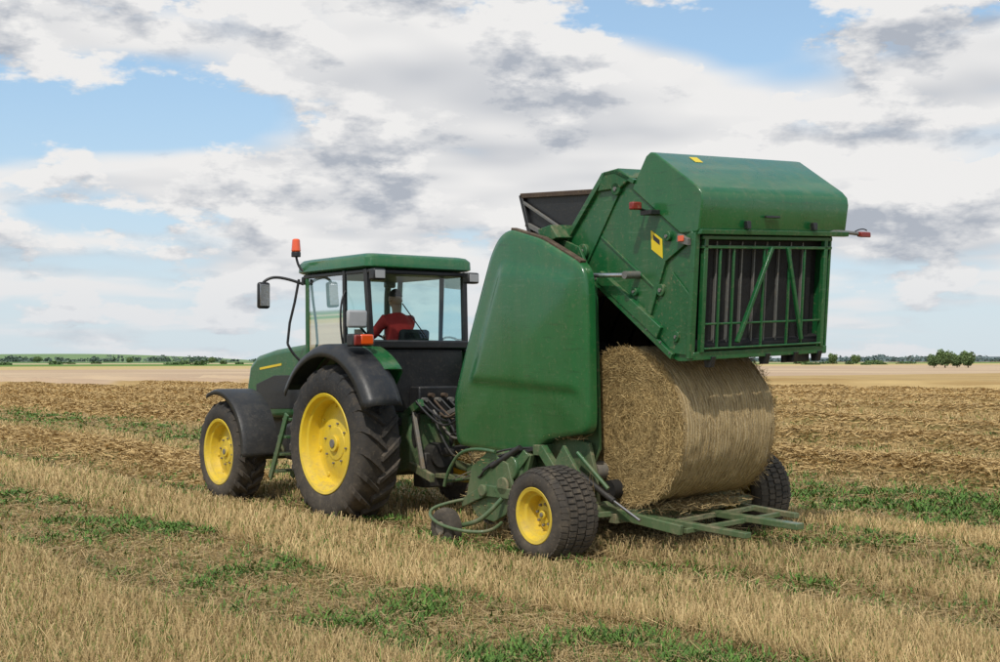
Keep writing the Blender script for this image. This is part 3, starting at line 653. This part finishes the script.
Cg,Sg=np.meshgrid(cs,ss,indexing='ij');Xg=Cg*.8-Sg*.6;Yg=Cg*.6+Sg*.8;Zg=gz(Xg,Yg)
Zg=np.where((np.hypot(Xg,Yg)>140),0,Zg)
nc,ns=Cg.shape;me=bpy.data.meshes.new('ground')
V=np.stack([Xg,Yg,Zg],-1).reshape(-1,3)
idx=np.arange(nc*ns).reshape(nc,ns);Q=np.stack([idx[:-1,:-1],idx[1:,:-1],idx[1:,1:],idx[:-1,1:]],-1).reshape(-1,4)
me.vertices.add(len(V));me.vertices.foreach_set('co',V.reshape(-1).astype(np.float32))
me.loops.add(Q.size);me.loops.foreach_set('vertex_index',Q.reshape(-1).astype(np.int32));me.polygons.add(len(Q));me.polygons.foreach_set('loop_start',np.arange(0,Q.size,4,dtype=np.int32))
me.update();me.validate();me.shade_smooth()
G=bpy.data.objects.new('ground',me);S.collection.objects.link(G)
m,nt,b=newmat('field_soil_and_straw');tc=N(nt,'ShaderNodeTexCoord').outputs['Object']
rot=N(nt,'ShaderNodeMapping');rot.inputs['Rotation'].default_value=(0,0,-YAW);nt.links.new(tc,rot.inputs[0])
st=N(nt,'ShaderNodeMapping');st.inputs['Scale'].default_value=(1.0,.12,1);nt.links.new(rot.outputs[0],st.inputs[0])
big=noise(nt,st.outputs[0],.5,4,.6);fine=noise(nt,tc,14,4,.75);mid=noise(nt,tc,1.1,4,.65);row=noise(nt,st.outputs[0],5,3,.6)
c=mixc(nt,smooth(nt,fine,.3,.7),(.12,.085,.035),(.47,.34,.155))
c=mixc(nt,smooth(nt,row,.35,.7,0,.5),c,(.44,.31,.13))
c=mixc(nt,smooth(nt,big,.42,.65,0,.4),c,(.22,.165,.065))
c=mixc(nt,math_(nt,'MULTIPLY',smooth(nt,mid,.48,.62),smooth(nt,fine,.4,.6,.15,.6)),c,(.085,.13,.025))
sp=N(nt,'ShaderNodeSeparateXYZ');nt.links.new(tc,sp.inputs[0])
wob=noise(nt,tc,.012,3,.5)
Y=sp.outputs[1]
mid2=mixc(nt,smooth(nt,big,.35,.65),(.38,.25,.105),(.56,.40,.18))
c=mixc(nt,smooth(nt,Y,25,70),c,mid2)
Yl=math_(nt,'ADD',Y,math_(nt,'MULTIPLY',sp.outputs[0],-1.0))
Yn=math_(nt,'ADD',Yl,math_(nt,'MULTIPLY',wob,30))
pale=mixc(nt,smooth(nt,noise(nt,tc,.02,3,.6),.4,.6),(.50,.36,.24),(.60,.45,.29))
c=mixc(nt,smooth(nt,Yn,135,141),c,pale)
c=mixc(nt,smooth(nt,Yn,350,358),c,(.55,.42,.20))
c=mixc(nt,smooth(nt,Yn,520,535),c,(.15,.25,.06))
c=mixc(nt,smooth(nt,Yn,760,775),c,(.55,.45,.27))
c=mixc(nt,smooth(nt,Yn,1000,1020),c,(.15,.24,.09))
c=mixc(nt,smooth(nt,Yn,1700,1750),c,(.22,.26,.18))
nt.links.new(c,b.inputs['Base Color']);b.inputs['Roughness'].default_value=.95;b.inputs['Specular IOR Level'].default_value=.1
bp=N(nt,'ShaderNodeBump');bp.inputs['Strength'].default_value=.8;bp.inputs['Distance'].default_value=.05;nt.links.new(math_(nt,'ADD',fine,row),bp.inputs['Height']);nt.links.new(bp.outputs[0],b.inputs['Normal'])
me.materials.append(m)
def sample(n,y0,y1,sp=.48):
    y=y0*np.exp(rng.random(n)*math.log(y1/y0));x=rng.uniform(-sp,sp,n)*y;return x,y
def toCS(x,y): return .8*x+.6*y,-.6*x+.8*y
def fromCS(c,s): return .8*c-.6*s,.6*c+.8*s
def band(c,s):
    w=(vn(s*.3,c*0+3,6)-.5)*.6;cc=c+w
    t=np.where(cc<4.2,.9,np.where(cc<6.1,.14,np.where(cc<7.5,1,np.where(cc<8.4,.22,np.where(cc<9.8,.75,np.where(cc<11.0,.3,np.where(cc<12.4,.7,np.where(cc<15.5,.15,.4))))))))
    t2=vn(cc*.35,s*.03,7);t=np.where(cc>15.5,np.clip((t2-.2)*1.8,0.3,1),t)
    return np.clip(t*(.7+.55*vn(c*1.3,s*.5,1)),0,1)
n=420000;x,y=sample(n,6.5,95);c,s=toCS(x,y)
on=rng.random(n)<.8;c=np.where(on,np.round(c/.125)*.125+rng.normal(0,.016,n),c);x,y=fromCS(c,s)
bd=band(c,s);keep=rng.random(n)<(.35+.65*bd);
trk=((np.abs(c-8.03)<.30)|(np.abs(c-9.93)<.3))&(s<13.5);keep&=~(trk&(rng.random(n)<.75))
inw=(swath(c,s)>.10);keep&=~inw
x,y,c,s,bd=x[keep],y[keep],c[keep],s[keep],bd[keep];n=len(x)
H=(.05+.11*bd)*rng.uniform(.6,1.25,n);P=np.stack([x,y,gz(x,y)-.01],1)
lean=rng.normal(0,.34,(n,2));P1=P+np.stack([lean[:,0]*H,lean[:,1]*H,H],1)
ang=rng.normal(0,.9,n);wd=np.maximum(.0024,.00028*y)*rng.uniform(.7,1.3,n)
Wv=np.stack([np.cos(ang),np.sin(ang),0*ang],1)*wd[:,None]
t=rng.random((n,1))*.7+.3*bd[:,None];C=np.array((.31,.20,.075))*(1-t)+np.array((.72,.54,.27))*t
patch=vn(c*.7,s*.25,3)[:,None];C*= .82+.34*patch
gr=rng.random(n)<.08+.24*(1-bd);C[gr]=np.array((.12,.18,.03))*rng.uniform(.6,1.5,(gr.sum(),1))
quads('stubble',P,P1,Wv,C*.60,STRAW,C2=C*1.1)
n=220000;x,y=sample(n,6.5,75);c,s=toCS(x,y);z=gz(x,y)
a=rng.random(n)*2*np.pi;L=rng.uniform(.04,.20,n);d=np.stack([np.cos(a),np.sin(a),rng.normal(0,.18,n)],1)
P=np.stack([x,y,z+.01+rng.random(n)**2*.06],1);wd=np.maximum(.0021,.00026*y);Wv=np.cross(d,np.array([0,0,1.]))+rng.normal(0,.25,(n,3));Wv/=np.linalg.norm(Wv,axis=1)[:,None]
bdl=band(c,s)[:,None]
quads('loose_straw',P-d*L[:,None]/2,P+d*L[:,None]/2,Wv*wd[:,None],straw_cols(n,(.25,.165,.065),(.68,.50,.25))*(.75+.25*bdl),STRAW,taper=1)
PS=[]
for c0,s0 in SW[:7]:
    q={9.3:40000,17.4:80000,22.5:60000,28.5:50000}.get(c0,30000);u=rng.random(q)
    smin=18.3 if c0==9.3 else -4 if c0==17.4 else -12 if c0<30 else -20
    smax=60 if c0<20 else 90;s=smin+(smax-smin)*u**1.2;c=c0+(vn(s*.25+c0,s*0+c0,2)-.5)*.5+rng.normal(0,.36 if c0<25 else .55,q);x,y=fromCS(c,s)
    PS.append(np.stack([x,y,gz(x,y)+rng.random(q)*.07],1))
P=np.concatenate(PS);n=len(P);d=rand_unit(n);d[:,2]*=.4;L=rng.uniform(.08,.30,(n,1));dist=P[:,1]
Wv=np.cross(d,rand_unit(n));Wv/=np.linalg.norm(Wv,axis=1)[:,None];wd=np.clip(.00032*dist,.003,.02)[:,None]
quads('straw_windrow',P-d*L/2,P+d*L/2,Wv*wd,straw_cols(n,(.28,.18,.07),(.66,.47,.21)),STRAW,taper=1)
n=150000;x,y=sample(n,6.5,60);c,s=toCS(x,y);bd=band(c,s)
f1=np.clip((fbm(x*1.7+3,y*1.7,2,3)-.47)*6,0,1);f2=np.clip((fbm(x*.35+8,y*.35,5,2)-.30)*3,.2,1)
boost=1+1.2*((c>4.1)&(c<6.2))+1.5*((c>12.4)&(c<15.6))
pr=f1*f2*(1.1-bd*.85)*.42*boost+.035;pr=np.where(swath(c,s)>.1,0,pr);k=rng.random(n)<pr;x,y=x[k],y[k];n=len(x)
nl=6;x=np.repeat(x,nl)+rng.normal(0,.035,n*nl);y=np.repeat(y,nl)+rng.normal(0,.035,n*nl);n*=nl
a=rng.random(n)*2*np.pi;L=rng.uniform(.03,.085,n);up=rng.uniform(.2,1.2,n);P=np.stack([x,y,gz(x,y)+rng.random(n)*.06],1)
d=np.stack([np.cos(a),np.sin(a),up],1);d/=np.linalg.norm(d,axis=1)[:,None];Wv=np.stack([-np.sin(a),np.cos(a),0*a],1)*np.maximum(.006,.0006*y)[:,None]*rng.uniform(.6,1.3,(n,1))
g=rng.random((n,1));C=np.array((.04,.09,.014))*(1-g)+np.array((.13,.25,.04))*g
quads('green_weeds',P,P+d*L[:,None],Wv,C,LEAF,taper=.5)
# ================================================================== distant vegetation
def crown(cx,cy,z0,w,h,n,size,base=(.035,.06,.02),hi=(.075,.11,.035)):
    u=rand_unit(n)*(rng.random((n,1))**.33)
    lump=1+.25*(fbm((u[:,0]+cx)*2.2,(u[:,2]+cy)*2.2,3,2)-.5)*2
    P=np.stack([cx+u[:,0]*w/2*lump,cy+u[:,1]*w/2,z0+h/2+u[:,2]*h/2*lump],1)
    d=rand_unit(n);Wv=np.cross(d,rand_unit(n));Wv/=np.linalg.norm(Wv,axis=1)[:,None];s=size*rng.uniform(.5,1.4,(n,1))
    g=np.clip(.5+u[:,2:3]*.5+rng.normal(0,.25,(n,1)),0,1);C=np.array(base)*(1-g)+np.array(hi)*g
    return P-d*s/2,P+d*s/2,Wv*s*.5,C
def mass(name,lst):
    A=[crown(*l) for l in lst];return quads(name,*[np.concatenate([a[i] for a in A]) for i in range(4)],LEAF,taper=.8)
def px(pxx,Y): return (pxx-500)/1389*Y
L=[]
hz=(.10,.145,.15);haze_hi=(.14,.19,.18)  # far foliage tones, with bluish distance haze put into the colour
for i in range(190):
    X=rng.uniform(770,1200);Yd=rng.uniform(1350,1500);hh=rng.uniform(4,9)*(1 if X>840 else .6);L.append((px(X,Yd),Yd,-2,rng.uniform(12,30),hh,90,2.2,hz,haze_hi))
for i in range(90):
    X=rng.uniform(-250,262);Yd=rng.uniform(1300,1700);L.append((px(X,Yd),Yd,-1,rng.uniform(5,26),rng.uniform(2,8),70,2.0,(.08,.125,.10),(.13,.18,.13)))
for i in range(50):
    X=rng.uniform(262,800);Yd=rng.uniform(1700,1900);L.append((px(X,Yd),Yd,-1,rng.uniform(14,30),rng.uniform(3,6),60,3,hz,haze_hi))
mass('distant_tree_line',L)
L=[]
for i in range(26):
    X=rng.choice([rng.uniform(-100,250),rng.uniform(780,925)]);Yd=rng.uniform(480,700);L.append((px(X,Yd),Yd,-.4,rng.uniform(3,8),rng.uniform(1.0,2.2),160,.6,(.04,.075,.03),(.10,.16,.05)))
mass('hedge_bushes',L)
def tree(X,Yd,w,h):
    t=empty('deciduous_tree',(px(X,Yd),Yd,0))
    cyl('trunk',t,(0,0,-.2),(0,0,h*.5),h*.035,RUST,10,r2=h*.018)
    for k in range(5):
        a=k*1.3;cyl('limb',t,(0,0,h*(.25+.05*k)),(math.cos(a)*w*.28,math.sin(a)*w*.28,h*(.5+.07*k)),h*.014,RUST,7,r2=h*.006)
    A=[]
    for k in range(7):
        a=k*.9;rr=w*.26*(k>0);A.append(crown(math.cos(a)*rr,math.sin(a)*rr,h*(.08+.07*(k%4)),w*.6,h*.6,330,h*.06,(.07,.12,.045),(.17,.24,.09)))
    quads('crown',*[np.concatenate([q[i] for q in A]) for i in range(4)],LEAF,t,taper=.8)
for X,Yd,w,h in ((934,330,3.0,3.6),(945,325,3.8,4.9),(957,335,3.6,4.0),(968,330,3.2,4.6),(833,620,4,5.5),(856,640,4.5,5),(805,640,4.5,3.2),(38,900,6,5),(130,800,4,4),(212,780,4,4)): tree(X,Yd,w,h)
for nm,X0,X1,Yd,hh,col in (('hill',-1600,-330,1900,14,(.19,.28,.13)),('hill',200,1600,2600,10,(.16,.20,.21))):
    xs=np.linspace(X0,X1,60);v=[];f=[]
    for i,xx in enumerate(xs):
        e=math.sin(math.pi*i/59)**.6*hh*(.7+.5*float(vn(xx*.004,0.5,1)))
        v+=[(xx,Yd-250,-.5),(xx,Yd-80,e*.7),(xx,Yd,e),(xx,Yd+300,-.5)]
    for i in range(59):
        for j in range(3):a=i*4+j;f.append((a,a+4,a+5,a+1))
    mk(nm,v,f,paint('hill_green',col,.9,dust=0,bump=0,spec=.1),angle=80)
# ================================================================== SKY
SUN_EL=R_(50);sd=Vector((-.22,-.96,0)).normalized()
SUN=Vector((sd.x*math.cos(SUN_EL),sd.y*math.cos(SUN_EL),math.sin(SUN_EL)))
W=bpy.data.worlds.new('World');S.world=W;W.use_nodes=True;nt=W.node_tree;bg=nt.nodes['Background'];out=nt.nodes['World Output']
sky=N(nt,'ShaderNodeTexSky',sky_type='NISHITA');sky.sun_disc=False;sky.sun_elevation=SUN_EL;sky.sun_rotation=math.atan2(SUN.x,SUN.y);sky.air_density=1.0;sky.dust_density=.4;sky.ozone_density=2.0
nt.links.new(sky.outputs[0],bg.inputs[0]);bg.inputs[1].default_value=.14
tc=N(nt,'ShaderNodeTexCoord').outputs['Generated'];sx=N(nt,'ShaderNodeSeparateXYZ');nt.links.new(tc,sx.inputs[0])
X_,Y_,Z_=sx.outputs
az=math_(nt,'ARCTAN2',X_,Y_);el=math_(nt,'MAXIMUM',Z_,0.0)
def cloudn(dz):
    z=math_(nt,'ADD',el,.13+dz)
    cb=N(nt,'ShaderNodeCombineXYZ');nt.links.new(math_(nt,'DIVIDE',X_,z),cb.inputs[0]);nt.links.new(math_(nt,'DIVIDE',Y_,z),cb.inputs[1]);cb.inputs[2].default_value=5.2
    a=noise(nt,cb.outputs[0],1.15,3,.5)
    cb2=N(nt,'ShaderNodeCombineXYZ');nt.links.new(X_,cb2.inputs[0]);nt.links.new(Y_,cb2.inputs[1]);nt.links.new(math_(nt,'MULTIPLY',math_(nt,'ADD',el,dz),2.3),cb2.inputs[2])
    b_=noise(nt,cb2.outputs[0],9.5,6,.60)
    r=math_(nt,'ADD',math_(nt,'MULTIPLY',a,.45),math_(nt,'MULTIPLY',b_,.50))
    return math_(nt,'ADD',r,math_(nt,'MULTIPLY',math_(nt,'ABSOLUTE',math_(nt,'SUBTRACT',b_,.5)),.5))
n1=cloudn(0);n2=cloudn(.016)
def gauss(a0,e0,sa,se,amp):
    a=math_(nt,'DIVIDE',math_(nt,'SUBTRACT',az,a0),sa);e=math_(nt,'DIVIDE',math_(nt,'SUBTRACT',el,e0),se)
    q=math_(nt,'ADD',math_(nt,'MULTIPLY',a,a),math_(nt,'MULTIPLY',e,e));return math_(nt,'MULTIPLY',math_(nt,'EXPONENT',math_(nt,'MULTIPLY',q,-1)),amp)
cov=n1
for g in ((-.25,.172,.12,.026,-.13),(.22,.236,.12,.007,-.09),(-.34,.225,.08,.022,.10),(.02,.195,.13,.032,.14),(.27,.175,.17,.045,.12),(-.08,.125,.22,.028,.11),(.20,.09,.2,.04,.08),(-.3,.065,.3,.020,.08),(-.30,.100,.10,.007,-.05),(-.12,.225,.05,.02,-.03),(-.05,.262,.30,.010,.09)):
    cov=math_(nt,'ADD',cov,gauss(*g))
mask=smooth(nt,cov,.450,.535)
sh=math_(nt,'MULTIPLY',math_(nt,'SUBTRACT',n1,n2),7.0)
thick=smooth(nt,cov,.52,.74,0,.42)
br=math_(nt,'SUBTRACT',math_(nt,'ADD',sh,.84),thick,True)
cc=mixc(nt,br,(.50,.54,.61),(1.0,.99,.98))
cc=mixc(nt,smooth(nt,el,.10,0,0,.55),cc,(.76,.81,.87))
veil=smooth(nt,el,.26,.0,.42,.88)
hzc=mixc(nt,smooth(nt,el,.22,.0),(.48,.73,.96),(.70,.82,.92))
bg3=N(nt,'ShaderNodeBackground');nt.links.new(hzc,bg3.inputs[0]);bg3.inputs[1].default_value=.86
ms0=N(nt,'ShaderNodeMixShader');nt.links.new(veil,ms0.inputs[0]);nt.links.new(bg.outputs[0],ms0.inputs[1]);nt.links.new(bg3.outputs[0],ms0.inputs[2])
bg2=N(nt,'ShaderNodeBackground');nt.links.new(cc,bg2.inputs[0]);bg2.inputs[1].default_value=.86
ms=N(nt,'ShaderNodeMixShader');nt.links.new(mask,ms.inputs[0]);nt.links.new(ms0.outputs[0],ms.inputs[1]);nt.links.new(bg2.outputs[0],ms.inputs[2]);nt.links.new(ms.outputs[0],out.inputs[0])
sl=bpy.data.lights.new('sun','SUN');sl.energy=2.7;sl.angle=R_(1.5);sl.color=(1,.95,.87);so=bpy.data.objects.new('sun',sl);S.collection.objects.link(so)
so.rotation_euler=SUN.to_track_quat('Z','Y').to_euler()
# ================================================================== CAMERA
cd=bpy.data.cameras.new('camera');co=bpy.data.objects.new('camera',cd);S.collection.objects.link(co)
cd.lens=50;cd.sensor_width=36;cd.clip_end=12000;cd.clip_start=.1;co.location=(0,0,1.8);co.rotation_euler=(R_(91.2),0,0);S.camera=co
S.view_settings.view_transform='Standard';S.view_settings.look='None';S.view_settings.exposure=0
